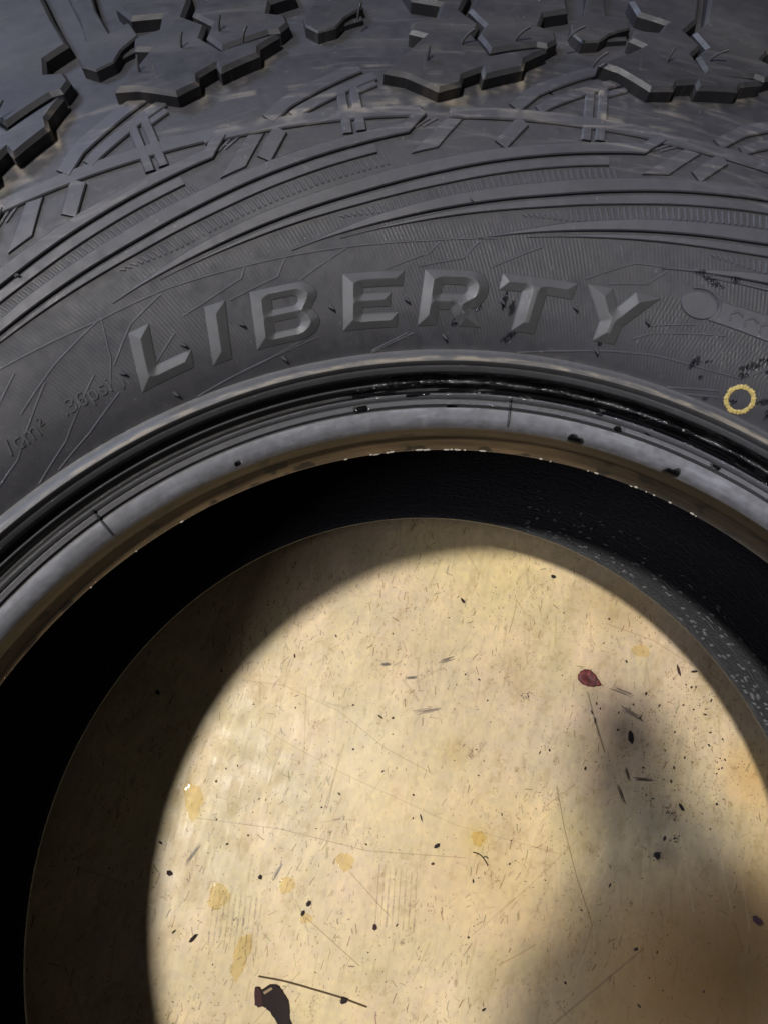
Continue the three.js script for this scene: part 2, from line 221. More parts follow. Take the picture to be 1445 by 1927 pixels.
const plain = new THREE.MeshStandardMaterial({ name: 'plain_black_rubber', color: new THREE.Color().setRGB(.018, .018, .019), roughness: .6, side: THREE.DoubleSide });

const creased = (g, a) => toCreasedNormals(g.scale(1000, 1000, 1000), a).scale(.001, .001, .001);   // in mm: it welds points on a coarse grid
function lathe(prof2, t0, t1, n, uvf, crease) {
  const p = [], u = [], idx = [], m = prof2.length, q = new THREE.Vector3(); let L = 0; const ls = prof2.map((a, i) => i ? L += Math.hypot(a[0] - prof2[i - 1][0], a[1] - prof2[i - 1][1]) : 0);
  for (let i = 0; i <= n; i++) { const th = t0 + (t1 - t0) * i / n; for (let j = 0; j < m; j++) { place(prof2[j][0], prof2[j][1], th, q); p.push(q.x, q.y, q.z); u.push(...uvf(th, ls[j], L, j)); } }
  for (let i = 0; i < n; i++) for (let j = 0; j < m - 1; j++) { const a = i * m + j; idx.push(a, a + m, a + m + 1, a, a + m + 1, a + 1); }
  let g = new THREE.BufferGeometry(); g.setAttribute('position', new THREE.Float32BufferAttribute(p, 3)); g.setAttribute('uv', new THREE.Float32BufferAttribute(u, 2)); g.setIndex(idx);
  g.computeVertexNormals(); if (crease) g = creased(g, crease); return g;
}

const tyre = new THREE.Group(); tyre.name = numbered('tyre'); scene.add(tyre);
tag(tyre, 'large black off-road tyre lying flat on its side on the floor', 'tyre');

// outer skin of the upper side and tread, then the hidden lower side
{
  const ring = []; for (let s = 0; s <= SMAX; s += 1.6) ring.push(s);
  const B = new Builder(), n = 900; for (let i = 0; i <= n; i++) for (const s of ring) B.v(s, U0 + 360 * i / n, 0);
  const m = ring.length; for (let i = 0; i < n; i++) for (let j = 0; j < m - 1; j++) { const a = i * m + j; B.quad(a, a + m, a + m + 1, a + 1); }
  mesh('sidewall', B.geo(), skin, tyre);
  const low = [[511, 140], [506, 80], [486, 40], [448, 18], [395, 8], [360, 3], [335, 0], [310, 3], [285, 12], [262, 26], [250, 42], [240, 52], [231, 58], [222, 62]];
  mesh('lower_sidewall', lathe(low, 0, 360, 360, (t, l) => [t / USPAN, l / VSPAN], .6), plain, tyre);
}
// rim flange with its grooves, and the bead seat under it
const flangeProfile = [[217.1, 222], [217.4, 224], [218.2, 225.6], [220.1, 227.1], [223, 228.4], [223.8, 228.6], [224.2, 226.6], [225.2, 226.7], [225.5, 228.7], [227.0, 229.6], [227.4, 227.8], [228.4, 227.9], [228.7, 229.8], [229.3, 230.4], [230, 230.2], [231.0, 228.6], [232.2, 227.8], [233.3, 228.2], [233.6, 231.6], [234.0, 232.7], [234.7, 232.6], [235.3, 230.2], [236.0, 229.6], [236.6, 231], [236.3, 235.8], [236.5, 237.3], [237.7, 238.9], [238.3, 238.2], [238.7, 238.6], [238.8, 240.6], [239.2, 241.7], [240.4, 242.1], [242.2, 241.5], [243.4, 241.3], [244.5, 241.5]];
{
  const NW = 2048, NH = 256, [c, g] = canvas(NW, NH, '#555'), [cr, gr] = canvas(NW, NH, '#888');
  let L = 0; const ls = flangeProfile.map((a, i) => i ? L += Math.hypot(a[0] - flangeProfile[i - 1][0], a[1] - flangeProfile[i - 1][1]) : 0), Y = (l) => NH - l / L * NH;
  const lf = ls[5], lg = ls[14], le = ls[25];
  perPixel(c, g, (a, i, x, y) => {
    const X = x / NW * 450, l = (NH - y) / NH * L, n = fbm(X / 12, l / 5, 201, 4), f = fbm(X / 2, l / 1.5, 211, 3), st = fbm(X / 40, l / 1.2, 221, 3);
    let v; if (l < lf) v = 84 + (f - .5) * 12 + (st - .5) * 10 + (fbm(X / 3, l / 3, 281, 3) - .5) * 26 + sstep(.55, .75, fbm(X / 14, l / 2.5, 291, 3)) * 12; else if ((l > ls[6] - .3 && l < ls[7] + .3) || (l > ls[10] - .3 && l < ls[11] + .3)) v = 22; else if (l < lg) v = 70 + (f - .5) * 14 + (st - .5) * 14; else if (l < le) { const crest = Math.max(Math.exp(-(((l - ls[19]) / .5) ** 2)), .9 * Math.exp(-(((l - ls[13]) / .5) ** 2))); v = 22 + (st - .5) * 14 + (f - .5) * 8 + crest * 62; } else v = 54 + (n - .5) * 8 + (f - .5) * 12;  // groove shade and crest highlights are painted into the colour
    let r = v, gg = v * 1.01, b = v * 1.07; { const d = Math.exp(-(((l - ls[31]) / 1.3) ** 2)) * (.12 + .46 * sstep(.3, .7, fbm(X / 7, l / 1.4, 231, 4))); r += (148 - r) * d; gg += (134 - gg) * d; b += (108 - b) * d; }
    a[i] = r; a[i + 1] = gg; a[i + 2] = b;
  });
  perPixel(cr, gr, (a, i, x, y) => { const X = x / NW * 450, l = (NH - y) / NH * L; const v = (l < lf ? 152 : l < le && l > lg ? 84 : 150) + (fbm(X / 6, l / 3, 241, 4) - .5) * 26; a[i] = a[i + 1] = a[i + 2] = clamp(v, 40, 220); });
  for (let k = 0; k < 260; k++) { const t = -20 + 48 * Math.pow(rnd(), .8), l = rr(ls[15], ls[24]), w = rr(6, 30), h = rr(3, 8); for (const [q, col] of [[g, 'rgba(6,6,8,.5)'], [gr, 'rgba(14,14,14,.6)']]) { q.fillStyle = col; q.beginPath(); q.ellipse(PXT(t), Y(l), w, h, 0, 0, 7); q.fill(); } }
  // water lying in the grooves, mostly from the top of the arc towards the right
  for (let k = 0; k < 90; k++) {
    const t = -24 + Math.pow(rnd(), .8) * 50, l = rnd() < .8 ? ls[[15, 16, 16, 17, 21, 22][(rnd() * 6) | 0]] + rr(-.6, .6) : rr(lg - 3, le - 1), w = rr(5, 34), h = rr(2, 6), x = PXT(t), y = Y(l);
    for (const [q, col] of [[g, 'rgba(7,7,9,.9)'], [gr, 'rgba(14,14,14,.95)']]) { q.fillStyle = col; q.beginPath(); q.ellipse(x, y, w, h, rr(-.2, .2), 0, 7); q.ellipse(x + w * .7, y + rr(-5, 5), w * .6, h * .7, 0, 0, 7); q.fill(); }
  }
  for (const [t, l, w, h] of [[1.5, ls[1], 12, 12], [13, ls[1], 10, 13], [9, ls[10], 6, 8], [-12.6, ls[7], 8, 9], [-22.5, ls[8], 9, 10], [-37, ls[2], 6, 6], [6, ls[8], 8, 7], [17, ls[9], 7, 10]]) for (const [q, col] of [[g, 'rgba(9,9,10,.93)'], [gr, 'rgba(16,16,16,.95)']]) { q.fillStyle = col; for (let j = 0; j < 5; j++) { q.beginPath(); q.ellipse(PXT(t) + rr(-1, 1) * w, Y(l) + rr(-.3, .3) * h, w * rr(.4, .9), h * rr(.5, 1), 0, 0, 7); q.fill(); } }
  const mat = new THREE.MeshStandardMaterial({ name: 'bead_rubber', map: tex(c, true), roughness: 1, roughnessMap: tex(cr), side: THREE.DoubleSide });
  mesh('rim_flange', lathe(flangeProfile, U0, U0 + 360, 1080, (t, l) => [(t - U0) / USPAN, l / L], .7), mat, tyre);
  const [c2, g2] = canvas(1024, 64, '#5a4630');
  perPixel(c2, g2, (a, i, x, y) => { const X = x / 1024 * 450, n = fbm(X / 20, y / 14, 251, 4), st = fbm(X / 60, y / 5, 261, 3), k = 1 + (n - .5) * .6 + (st - .5) * .5, rightDark = 1 - .55 * sstep(-4, 16, U0 + x / 1024 * USPAN), blot = sstep(.66, .74, fbm(X / 9, y / 24, 271, 3)) * .45; a[i] = 78 * k * rightDark * (1 - blot); a[i + 1] = 64 * k * rightDark * (1 - blot); a[i + 2] = 45 * k * rightDark * (1 - blot); });  // brown seat tone, darker towards the right
  const seat = [[217.1, 222], [217.0, 220.5], [216.2, 217.6], [216.9, 214], [216.6, 213.2], [215.2, 209.5], [214.0, 207.4], [213.3, 206.9]];
  mesh('bead_seat', lathe(seat, U0, U0 + 360, 720, (t, l) => [(t - U0) / USPAN, l / 16], .5), new THREE.MeshStandardMaterial({ name: 'brown_bead', map: tex(c2, true), roughness: .55, side: THREE.DoubleSide }), tyre);
}
// inside of the casing
{
  const N = 512, [c, g] = canvas(N, N, '#808080');
  for (let i = 0; i < 190; i++) { const x = rr(0, N), y = rr(0, N), a = rr(-.5, .5) + .6; for (const [k, col] of [[1, 'rgba(200,200,200,.55)'], [.55, 'rgba(255,255,255,.8)']]) for (const ox of [-N, 0, N]) for (const oy of [-N, 0, N]) { g.fillStyle = col; g.beginPath(); g.ellipse(x + ox, y + oy, 20 * k, 10 * k, a, 0, 7); g.fill(); } }
  for (const y of [60, 210, 330, 470]) { g.strokeStyle = '#101010'; g.lineWidth = 9; g.beginPath(); for (let x = -8; x <= N + 8; x += 8) g.lineTo(x, y + Math.sin(x / N * 6.283 * 2 + y) * 9); g.stroke(); }
  const b = tex(c), mat = new THREE.MeshStandardMaterial({ name: 'inner_liner_rubber', color: new THREE.Color().setRGB(.05, .052, .056), roughness: .42, bumpMap: b, bumpScale: .0012, side: THREE.DoubleSide });
  const inner = [[213.3, 206.9], [217, 204.8], [222, 204.5], [245, 222], [280, 246], [330, 260], [370, 256], [412, 246], [440, 200], [446, 140], [440, 80], [420, 44], [385, 24], [335, 15], [300, 22], [270, 36], [245, 50.5], [232, 60], [224, 67], [219, 70.8], [217.13, 71.7], [217.0, 71.0], [217.6, 68], [222, 62]];
  const mesh0 = mesh('inner_liner', lathe(inner, 0, 360, 540, (t, l) => [t / 9, l / 48], .6), mat, tyre); void mesh0;
  const pip = new THREE.SphereGeometry(1, 8, 5), n = 150, im = new THREE.InstancedMesh(pip, new THREE.MeshStandardMaterial({ name: 'wet_pips', color: new THREE.Color().setRGB(.04, .041, .045), roughness: .6 }), n), dm = new THREE.Object3D(), tab = [[218.5, 71.2], [219, 70.8], [224, 67], [232, 60], [245, 50.5], [270, 36], [300, 22]];
  for (let k = 0; k < n; k++) { const f = Math.pow(rnd(), .8) * 3.6, i = 1 + (f | 0), u = f % 1, r = tab[i][0] + (tab[i + 1 > 6 ? 6 : i + 1][0] - tab[i][0]) * u, h = tab[i][1] + (tab[i + 1 > 6 ? 6 : i + 1][1] - tab[i][1]) * u, t = rr(4, 66); place(r, h, t, dm.position); dm.rotation.set(0, -t * R, 0); dm.rotateX(.6); dm.rotateY(rr(-.7, .7) + .5); const q = rr(.7, 1.3); dm.scale.set(.0019 * q, .00045 * q, .001 * q); dm.updateMatrix(); im.setMatrixAt(k, dm.matrix); }
  im.name = numbered('liner_pips'); im.userData.kind = 'stuff'; tyre.add(im);
}

// ---------------------------------------------------------------- raised pattern of the upper sidewall
const JOINTS = [-39.4, -25.3, -8, 6.6]; for (let k = 1; k <= 10; k++) { JOINTS.push(6.6 + 15.45 * k); JOINTS.push(-39.4 - 15.45 * k); } JOINTS.pop();
JOINTS.sort((a, b) => a - b);
const seen = (j) => j > -80 && j < 62;
const ULINE = [[-34, 43.5], [-24, 52.5], [-12, 64], [-6.8, 70], [-2.3, 75.5], [3, 81.5], [7.4, 86.2], [8.9, 88], [10.2, 96]];
const lerpTab = (tab, x) => { for (let i = 1; i < tab.length; i++) if (x <= tab[i][0] || i === tab.length - 1) { const f = clamp((x - tab[i - 1][0]) / (tab[i][0] - tab[i - 1][0]), 0, 1); return tab[i - 1][1] + (tab[i][1] - tab[i - 1][1]) * f; } };
const tabLine = (d0, d1, j, off, n = 20) => { const o = []; for (let k = 0; k <= n; k++) { const d = d0 + (d1 - d0) * k / n; o.push([lerpTab(ULINE, d) + off(d), j + d]); } return o; };
const RW = [[-33, 0.4], [-26, 3.6], [-20, 5], [-10, 6], [5, 4.9], [11, 4.6]], SW = [[-30, 0.4], [-22, 2], [-15, 3.2], [-5, 4.2], [9, 4.2]];
for (const j of JOINTS) {
  const add = (name, b) => mesh(name, b.geo(), rubber, tyre), drop = { '-39.4': -7, '-25.3': -9, '6.6': 2 }[j] ?? 0, L = (pts) => pts.map(([s, d]) => [s + drop * clamp((s - 99) / 28, 0, 1.2), j + d]);
  // spiral ridge that climbs from the lettering to the ring and ends in a short diagonal
  const rid = tabLine(-33, 10.2, j, (d) => lerpTab(RW, d) / 2 + (d > 8.9 ? -.4 : 0), 34);
  add('spiral_ridge', ribbon(rid, (f, p) => lerpTab(RW, p[1] - j), (f) => 0.4 + 1.2 * sstep(0, .3, f), .45));
  const st = tabLine(-29, 6.6, j, (d) => -1.1 - lerpTab(SW, d) / 2, 26);
  add('lower_strip', ribbon(st, (f, p) => lerpTab(SW, p[1] - j), (f) => 0.3 + .7 * sstep(0, .3, f), .35));
  if (seen(j)) {
    const hb = new Builder(); for (let d = -15; d < 7.4; d += .46) { const u = lerpTab(ULINE, d) - 6.2, w = 4.6 * sstep(-16, -9, d); if (w < .8) continue; ribbon([[u, j + d], [u - w, j + d + .35]], 1.3, .42, .25, 6, hb); }
    for (let d = 9.4; d < 11.6; d += .55) ribbon([[95.2, j + d + .2], [90 + (d - 9.4) * .8, j + d - .9]], 1.3, .5, .25, 6, hb);
    mesh('hatching', hb.geo(), rubber, tyre).userData.kind = 'stuff';
  }
  add('ring_rib', ribbon(L([[97.6, -5.2], [97.9, -1.2], [98.1, .8], [98.2, 4.4], [98.4, 7], [98.4, 10.1]]), 5.8, 1.15, .5));
  add('outer_rib', ribbon(L([[133, 6.2], [111, .95], [100.9, -.55]]), 6.2, 1.3, .5));
  add('inner_rib', ribbon(L([[125.4, 7.2], [105.4, 2.05], [101, 1.15]]), 5, 1.2, .5));
  add('short_rib', ribbon(L([[119.6, 7.2], [114.6, 5.9]]), 3.4, 1.0, .5));
  add('upright_rib', ribbon(L([[116.6, 4.75], [89.6, 4.75]]), 4.4, 1.2, .6)); add('upright_rib', ribbon(L([[117.6, 5.65], [90.3, 5.75]]), 4.4, 1.2, .6));
  add('leg_rib', ribbon(L([[95, .1], [83.3, -1.5]]), 6.4, 1.15, .5));
  add('lozenge', plate(L([[95, 11.9], [94.6, 13.1], [81.6, 11.2], [79.2, 9.2]]), .9, .4, 7, -.5));
}
// hairlines
const HAIR = [[[43.1, -72], [43.1, -60], [41.4, -47.1], [40.9, -42.7], [42.7, -36.9], [42.6, -30.4], [42.9, -24.3], [43.2, -18], [43.6, -14.8], [45.2, -9.5]], [[42.4, -27], [35.8, -28], [31.4, -32.3]], [[42.1, -30.4], [38.3, -30.9], [33.3, -34.4], [31, -36.5]], [[42.5, -22], [32.7, -26.3]], [[41.5, -42.3], [33.7, -47.2], [24.7, -51.5]], [[41.5, -42.3], [26.6, -43.2], [16, -44.6]], [[41.4, -37.4], [35.2, -40.5], [24, -43.2]], [[.3, -38], [6.3, -29.5], [9.7, -25.6]], [[.3, -38], [5, -31], [9.4, -27.2]], [[.2, -20.8], [6.9, -16.7]], [[.9, -20.8], [7, -17.3]], [[32.9, -18.9], [38.7, -15.1], [43, -14.2]], [[33.5, -16], [36.7, -12.2], [43.5, -10.9]], [[33.5, -9.8], [43.6, -5.6]], [[33.5, -1.6], [40.9, 1.1], [44, 2.3], [45.6, 4.6]], [[33.5, .5], [37.1, 3.7], [44.8, 5.1]], [[.2, -6.4], [3.7, -1.9], [7.5, 2.2], [10.9, 6.5], [12.6, 11.7], [14.3, 14.5], [22, 16.2]], [[21.7, 5.1], [25, 7.2], [28.3, 9.2]], [[14.7, 4], [18.8, 5.4], [23.1, 8.4], [27.6, 11.6]], [[.2, 8.8], [6.6, 13.4]], [[.4, 10.8], [4, 13.6]], [[8.8, 17.4], [19, 20]], [[38, -50], [24, -55], [10, -60]], [[30, -48.5], [12, -54], [2, -61]], [[24, -45], [8, -50], [.5, -54]], [[14, -44], [6, -48], [.6, -52]], [[26, -37.6], [14, -41.5]]];
{ const B = new Builder(); for (const h of HAIR) { const B1 = ribbon(h, 1.0, .24, .2, 3); mesh('hairline', B1.geo(), rubber, tyre); } void B; }

// ---------------------------------------------------------------- tread blocks over the shoulder
{
  const C = 290;
  const lug = (L, ds) => [
    [[112.8, -9.6], [110.4, -8.2], [103, -6.0], [106.1, -4.4], [110.2, -4.25], [113.9, -3.0], [110, -2.85], [116.5, -.1], [121.3, .05], [129, 1.5], [131.2, 1.45], [123.2, -2.35], [136, -3.3], [146, -2.75], [156, -3.9], [170, -3.2], [C, -3], [C, -6.2], [182, -6], [176, -7.6], [163, -7], [160, -5.2], [150, -5.6], [147, -7.2], [138, -7.5], [135, -6.6], [125.5, -7.6]],
    [[132.6, 1.62], [138, 2.3], [146, 2.2], [149, 1.2], [158, 1.5], [163, 3.1], [180, 2.9], [C, 2.6], [C, -2.4], [170, -2.7], [157, -3.4], [146, -2.45], [136.5, -3.0], [125, -2.3], [133, .9]]].map((q) => q.map(([s, d]) => [s < C ? s + ds * (1 - sstep(130, 200, s)) : s, L + d]));
  JOINTS.forEach((j, k) => {
    const odd = ((k % 2) + 2) % 2, ds = odd === (JOINTS.indexOf(-8) % 2) ? 0 : 12;
    for (const poly of lug(j, ds)) mesh('tread_block', plate(poly, 6.4, 1.5, 8, -1).geo(), tread, tyre);
    // small notch cut and the low wing between two lugs
    mesh('tread_wing', plate([[149, 2.9], [143, 3.6], [146, 4.8], [153, 5.5], [160, 6.8], [168, 6.6], [166, 5.2], [182, 5.0], [C, 6.0], [C, 3.4], [176, 3.9], [164, 3.7], [156, 2.9]].map(([s, d]) => [s, j + d + 0.4]), 5, .7, 8, -1).geo(), tread, tyre);
    const bars = new Builder(); for (let b = 0; b < 3; b++) plate([[150 + b * 8, j + 5.2], [155 + b * 8, j + 7.1], [158 + b * 8, j + 7.1], [153 + b * 8, j + 5.2]], 2.5, .4, 8, -1, bars);
    mesh('groove_bar', bars.geo(), tread, tyre);
    // raised black strip in place of a shaded slot in the lug front
    mesh('sipe_dark_strip', ribbon([[122.6 + ds, j - 6.7], [114 + ds, j - 6.85], [114 + ds, j - 6.3]], 1.1, 6.45, .1, 3).geo(), plain, tyre);
  });
}

// ---------------------------------------------------------------- raised lettering: hip-roofed letters
function segDist(px, py, ax, ay, bx, by) { const dx = bx - ax, dy = by - ay, t = clamp(((px - ax) * dx + (py - ay) * dy) / (dx * dx + dy * dy || 1), 0, 1); return Math.hypot(px - ax - dx * t, py - ay - dy * t); }
function letterMesh(name, loops, s0, th0, shear, lean, wScale, hs) {
  const inside = (x, y) => { let c = false; for (const l of loops) for (let i = 0, j = l.length - 1; i < l.length; j = i++) if ((l[i][1] > y) !== (l[j][1] > y) && x < (l[j][0] - l[i][0]) * (y - l[i][1]) / (l[j][1] - l[i][1]) + l[i][0]) c = !c; return c; };
  const xs = loops[0].map((p) => p[0]), ys = loops[0].map((p) => p[1]), x0 = Math.min(...xs) - .8, x1 = Math.max(...xs) + .8, y0 = Math.min(...ys) - .8, y1 = Math.max(...ys) + .8, st = .4, nx = Math.ceil((x1 - x0) / st), ny = Math.ceil((y1 - y0) / st), B = new Builder(), id = [];
  const m = 4.57;
  for (let j = 0; j <= ny; j++) for (let i = 0; i <= nx; i++) {
    const x = x0 + i * st, y = y0 + j * st; let d = 1e9; for (const l of loops) for (let k = 0; k < l.length; k++) { const a = l[k], b = l[(k + 1) % l.length]; d = Math.min(d, segDist(x, y, a[0], a[1], b[0], b[1])); }
    const up = inside(x, y) ? Math.min(d, 4) * hs + .28 : -Math.min(d, .8) * 1.2 + .28; id.push([up, B.v(s0 + y + lean * x, th0 + (x * wScale + y * shear) / m, up)]);
  }
  for (let j = 0; j < ny; j++) for (let i = 0; i < nx; i++) { const q = [j * (nx + 1) + i, j * (nx + 1) + i + 1, (j + 1) * (nx + 1) + i + 1, (j + 1) * (nx + 1) + i]; if (q.some((k) => id[k][0] > -.4)) { const v = q.map((k) => id[k][1]); ((i + j) & 1) ? (B.tri(v[0], v[1], v[2]), B.tri(v[0], v[2], v[3])) : (B.tri(v[0], v[1], v[3]), B.tri(v[1], v[2], v[3])); } }
  const g = creased(B.geo(), .3); return mesh(name, g, face, tyre);
}
const bowl = (cx, cy, rx, ry, a0, a1, n = 10) => Array.from({ length: n + 1 }, (_, i) => { const a = (a0 + (a1 - a0) * i / n) * R; return [cx + rx * Math.cos(a), cy + ry * Math.sin(a)]; });
const LET = {
  L: [[[0, 0], [23, 0], [23, 6.6], [8.2, 6.6], [8.2, 22], [0, 22]]],
  I: [[[0, 0], [8.2, 0], [8.2, 22], [0, 22]]],
  B: [[[0, 0], ...bowl(19, 6, 8, 6, -90, 60), [24, 11.6], ...bowl(18.5, 16.4, 7.5, 5.6, -40, 90), [0, 22]], [[8, 4.6], [8, 8.8], ...bowl(17, 6.7, 2.1, 2.1, 90, -90, 6)], [[8, 13.4], [8, 17.4], ...bowl(16.5, 15.4, 2, 2, 90, -90, 6)]],
  E: [[[0, 0], [23, 0], [23, 5.8], [8, 5.8], [8, 8.4], [19.5, 8.4], [19.5, 13.6], [8, 13.6], [8, 16.2], [24, 16.2], [24, 22], [0, 22]]],
  R: [[[0, 0], [8, 0], [8, 6.4], [13, 6.4], [18.5, 0], [28, 0], [21.6, 7.2], ...bowl(19.5, 14.2, 8, 7.8, -60, 90), [0, 22]], [[8, 12.6], [8, 16.4], ...bowl(17, 14.5, 1.9, 1.9, 90, -90, 6)]],
  T: [[[8.4, 0], [18.4, 0], [18.4, 16], [29, 16], [29, 22.4], [-1, 22.4], [-1, 16], [8.4, 16]]],
  Y: [[[8, 0], [17.5, 0], [17.5, 7], [28, 22], [18, 22], [13, 14.5], [8.6, 22], [-1.5, 22], [8, 8]]],
};
//        letter, s of the baseline, theta of its left foot, shear, lean, width, roof slope
[['L', 10.3, -42.3, .27, .055, 1, .43], ['I', 9.6, -35.6, .22, .02, 1, .43], ['B', 10.3, -31.4, .17, -.01, 1, .43], ['E', 10.5, -23.3, .15, -.03, 1, .43], ['R', 10, -16.3, .17, -.02, .98, .43], ['T', 9, -9.2, .15, -.01, 1, .43], ['Y', 9.8, -1.3, .08, .05, 1, .43]].forEach(([k, ...a]) => letterMesh('letter', LET[k], ...a));

// small raised text
{
  const font = await new FontLoader().loadAsync('fonts/droid/droid_sans_regular.typeface.json');
  function text(str, size, s0, th0, lean = 0) {
    let x = 0;
    for (const ch of str) {
      if (ch === ' ') { x += size * .5; continue; }
      const sup = ch === '²', k = sup ? .55 : 1, sh = font.generateShapes(sup ? '2' : ch, size * k), B = new Builder();
      const box = new THREE.Box2();
      for (const q of sh) {
        const pts = q.extractPoints(5), all = [pts.shape, ...pts.holes]; for (const l of all) for (const p of l) box.expandByPoint(p);
        const to = (p, up) => B.v(s0 + (sup ? size * .5 : 0) + p.y + lean * (x + p.x), th0 + (x + p.x) / 4.45, up);
        const flat = all.flat(); const top = flat.map((p) => to(p, .5)); for (const f of THREE.ShapeUtils.triangulateShape(pts.shape, pts.holes)) B.tri(top[f[0]], top[f[1]], top[f[2]]);
        for (const l of all) for (let i = 0; i < l.length; i++) { const a = l[i], b = l[(i + 1) % l.length]; B.quad(to(a, -.3), to(b, -.3), to(b, .5), to(a, .5)); }
      }
      mesh('small_letter', B.geo(), rubber, tyre); x += font.data.glyphs[sup ? '2' : ch].ha / font.data.resolution * size * k * 1.06;
    }
  }
  text('/cm²', 5.6, 14.6, -54.2); text('.36psi )', 5.2, 15.8, -48.8);
}
// emblem at the right of the lettering: a disc with a slanted bar
{
  const disc = [], rim = []; for (let k = 0; k < 28; k++) { const a = k / 28 * 6.2832; disc.push([35.2 + Math.sin(a) * 5.6, 8.5 + Math.cos(a) * 7.6 / 4.75]); }
  mesh('emblem_disc', plate(disc, .5, .4, 4, -.5).geo(), rubber, tyre);
  for (let k = -2; k <= 14; k++) { const a = k / 20 * 3.14; rim.push([35.2 + Math.sin(a) * 6.8, 8.5 + Math.cos(a) * 8.6 / 4.75]); } mesh('emblem_rim', ribbon(rim, 1.2, .55, .4, 2).geo(), rubber, tyre);
  mesh('emblem_bar', plate([[30.6, 9.6], [39.6, 10.3], [41.4, 14.6], [41, 22], [31, 22], [31.6, 15.2]], .4, .35, 5, -.5).geo(), rubber, tyre);
  for (let k = 0; k < 6; k++) mesh('emblem_letter', ribbon([[33.6, 11.4 + k * 1.35], [36, 11.1 + k * 1.35], [38.2, 11.7 + k * 1.35], [37, 12.3 + k * 1.35]], 1.3, .65, .3, 2).geo(), rubber, tyre);
}
const whisker = new THREE.MeshStandardMaterial({ name: 'whisker_rubber', color: new THREE.Color().setRGB(.02, .02, .022), roughness: .8 });
// rubber whiskers left by the mould vents
for (const [s, t] of [[20.2, -43], [21.1, -37.4], [21.6, -32.1], [20.6, -24.1], [20.6, -17.3], [21.8, -1.9], [22.9, 4.7], [5.1, -39.8], [4.7, -29.3], [5.6, -13.8], [6.9, 1], [20.2, -8.6], [60, -11.8], [70, -46], [112, -6.2]]) {
  const base = P(s, t, -.2), tip = P(s - 1.3, t + .24, 2.2), mid = P(s - .2, t + .04, 1.6), cur = new THREE.QuadraticBezierCurve3(base, mid, tip), g = new THREE.TubeGeometry(cur, 6, .0009, 7), p = g.attributes.position, v = new THREE.Vector3();
  for (let i = 0; i <= 6; i++) { const q = cur.getPoint(i / 6), k = 1.15 - .75 * i / 6; for (let j = 0; j <= 7; j++) { v.fromBufferAttribute(p, i * 8 + j).sub(q).multiplyScalar(k).add(q); p.setXYZ(i * 8 + j, v.x, v.y, v.z); } }
  g.computeVertexNormals(); mesh('vent_whisker', g, whisker, tyre);
}
for (const [s, t] of [[118, -14.6], [128, -12.2], [133, -8.6], [140, -5], [122, -3.4], [131, -33], [142, -30], [150, -27.4], [138, -26.2], [136, 1.6], [146, 4.4], [150, -18.6], [120, -46], [128, -42]]) {
  const lean = .5 + .4 * Math.sin(s), cur = new THREE.QuadraticBezierCurve3(P(s, t, 5.8), P(s + .4, t, 9), P(s + 2, t + lean, 11.5));
  mesh('vent_whisker', new THREE.TubeGeometry(cur, 6, .00055, 6), whisker, tyre);
}
// mould seams across the flange
for (const t of [-6.28, -52]) {
  const pts = []; for (let i = 2; i < 14; i++) { const [r, h] = flangeProfile[i]; pts.push(place(r - .15, h + .15, t)); }
  mesh('mould_seam', new THREE.TubeGeometry(new THREE.CatmullRomCurve3(pts), 40, .00055, 6), plain, tyre);
}
// yellow paint ring
{
  const B = new Builder(), n = 168; for (let i = 0; i <= n; i++) { const a = i / n * 2 * Math.PI, z = .16 * Math.sin(a * 26) + .1 * Math.sin(a * 11 + 2), q = .25 * Math.sin(a * 7 + 1); for (const [r, up] of [[4.3 - z * .6, -.1], [4.35 - z * .6, .2 + z * .2], [5.2 + q * .4, .28], [6.1 + z + q * .5, .2 + z * .2], [6.2 + z + q * .5, -.1]]) B.v(6.8 + r * Math.sin(a), 15.45 + r * Math.cos(a) / 4.35, up); }
  for (let i = 0; i < n; i++) for (let k = 0; k < 4; k++) { const a = i * 5 + k; B.quad(a, a + 5, a + 6, a + 1); }
  const [c, g] = canvas(256, 256, '#b79a49'); perPixel(c, g, (a, i, x, y) => { const k = .7 + .6 * fbm(x / 9, y / 9, 301, 3); a[i] = 146 * k; a[i + 1] = 130 * k; a[i + 2] = 74 * k; }); const t = tex(c, true); t.repeat.set(60, 30);
  mesh('paint_ring', B.geo(), new THREE.MeshStandardMaterial({ name: 'yellow_paint', map: t, roughness: .7, side: THREE.DoubleSide }), tyre);
}
// pale soap residue clinging to the toe of the upper bead
{
  const list = []; for (let k = 0; k < 30; k++) { const t = rnd() < .8 ? rr(-24, 22) : rr(-58, -24), g = new THREE.SphereGeometry(1, 6, 4); g.scale(Math.pow(rnd(), 2) * .0022 + .0004, rr(.0002, .0005), .0005); g.rotateY(-t * R); const q = place(213.4, 206.9 + rr(-.4, .4), t); g.translate(q.x, q.y, q.z); list.push(g); }
  const m = mesh('soap_residue', mergeGeometries(list), new THREE.MeshStandardMaterial({ name: 'dried_soap', color: '#8d887e', roughness: .6 }), tyre); m.userData.kind = 'stuff';
}

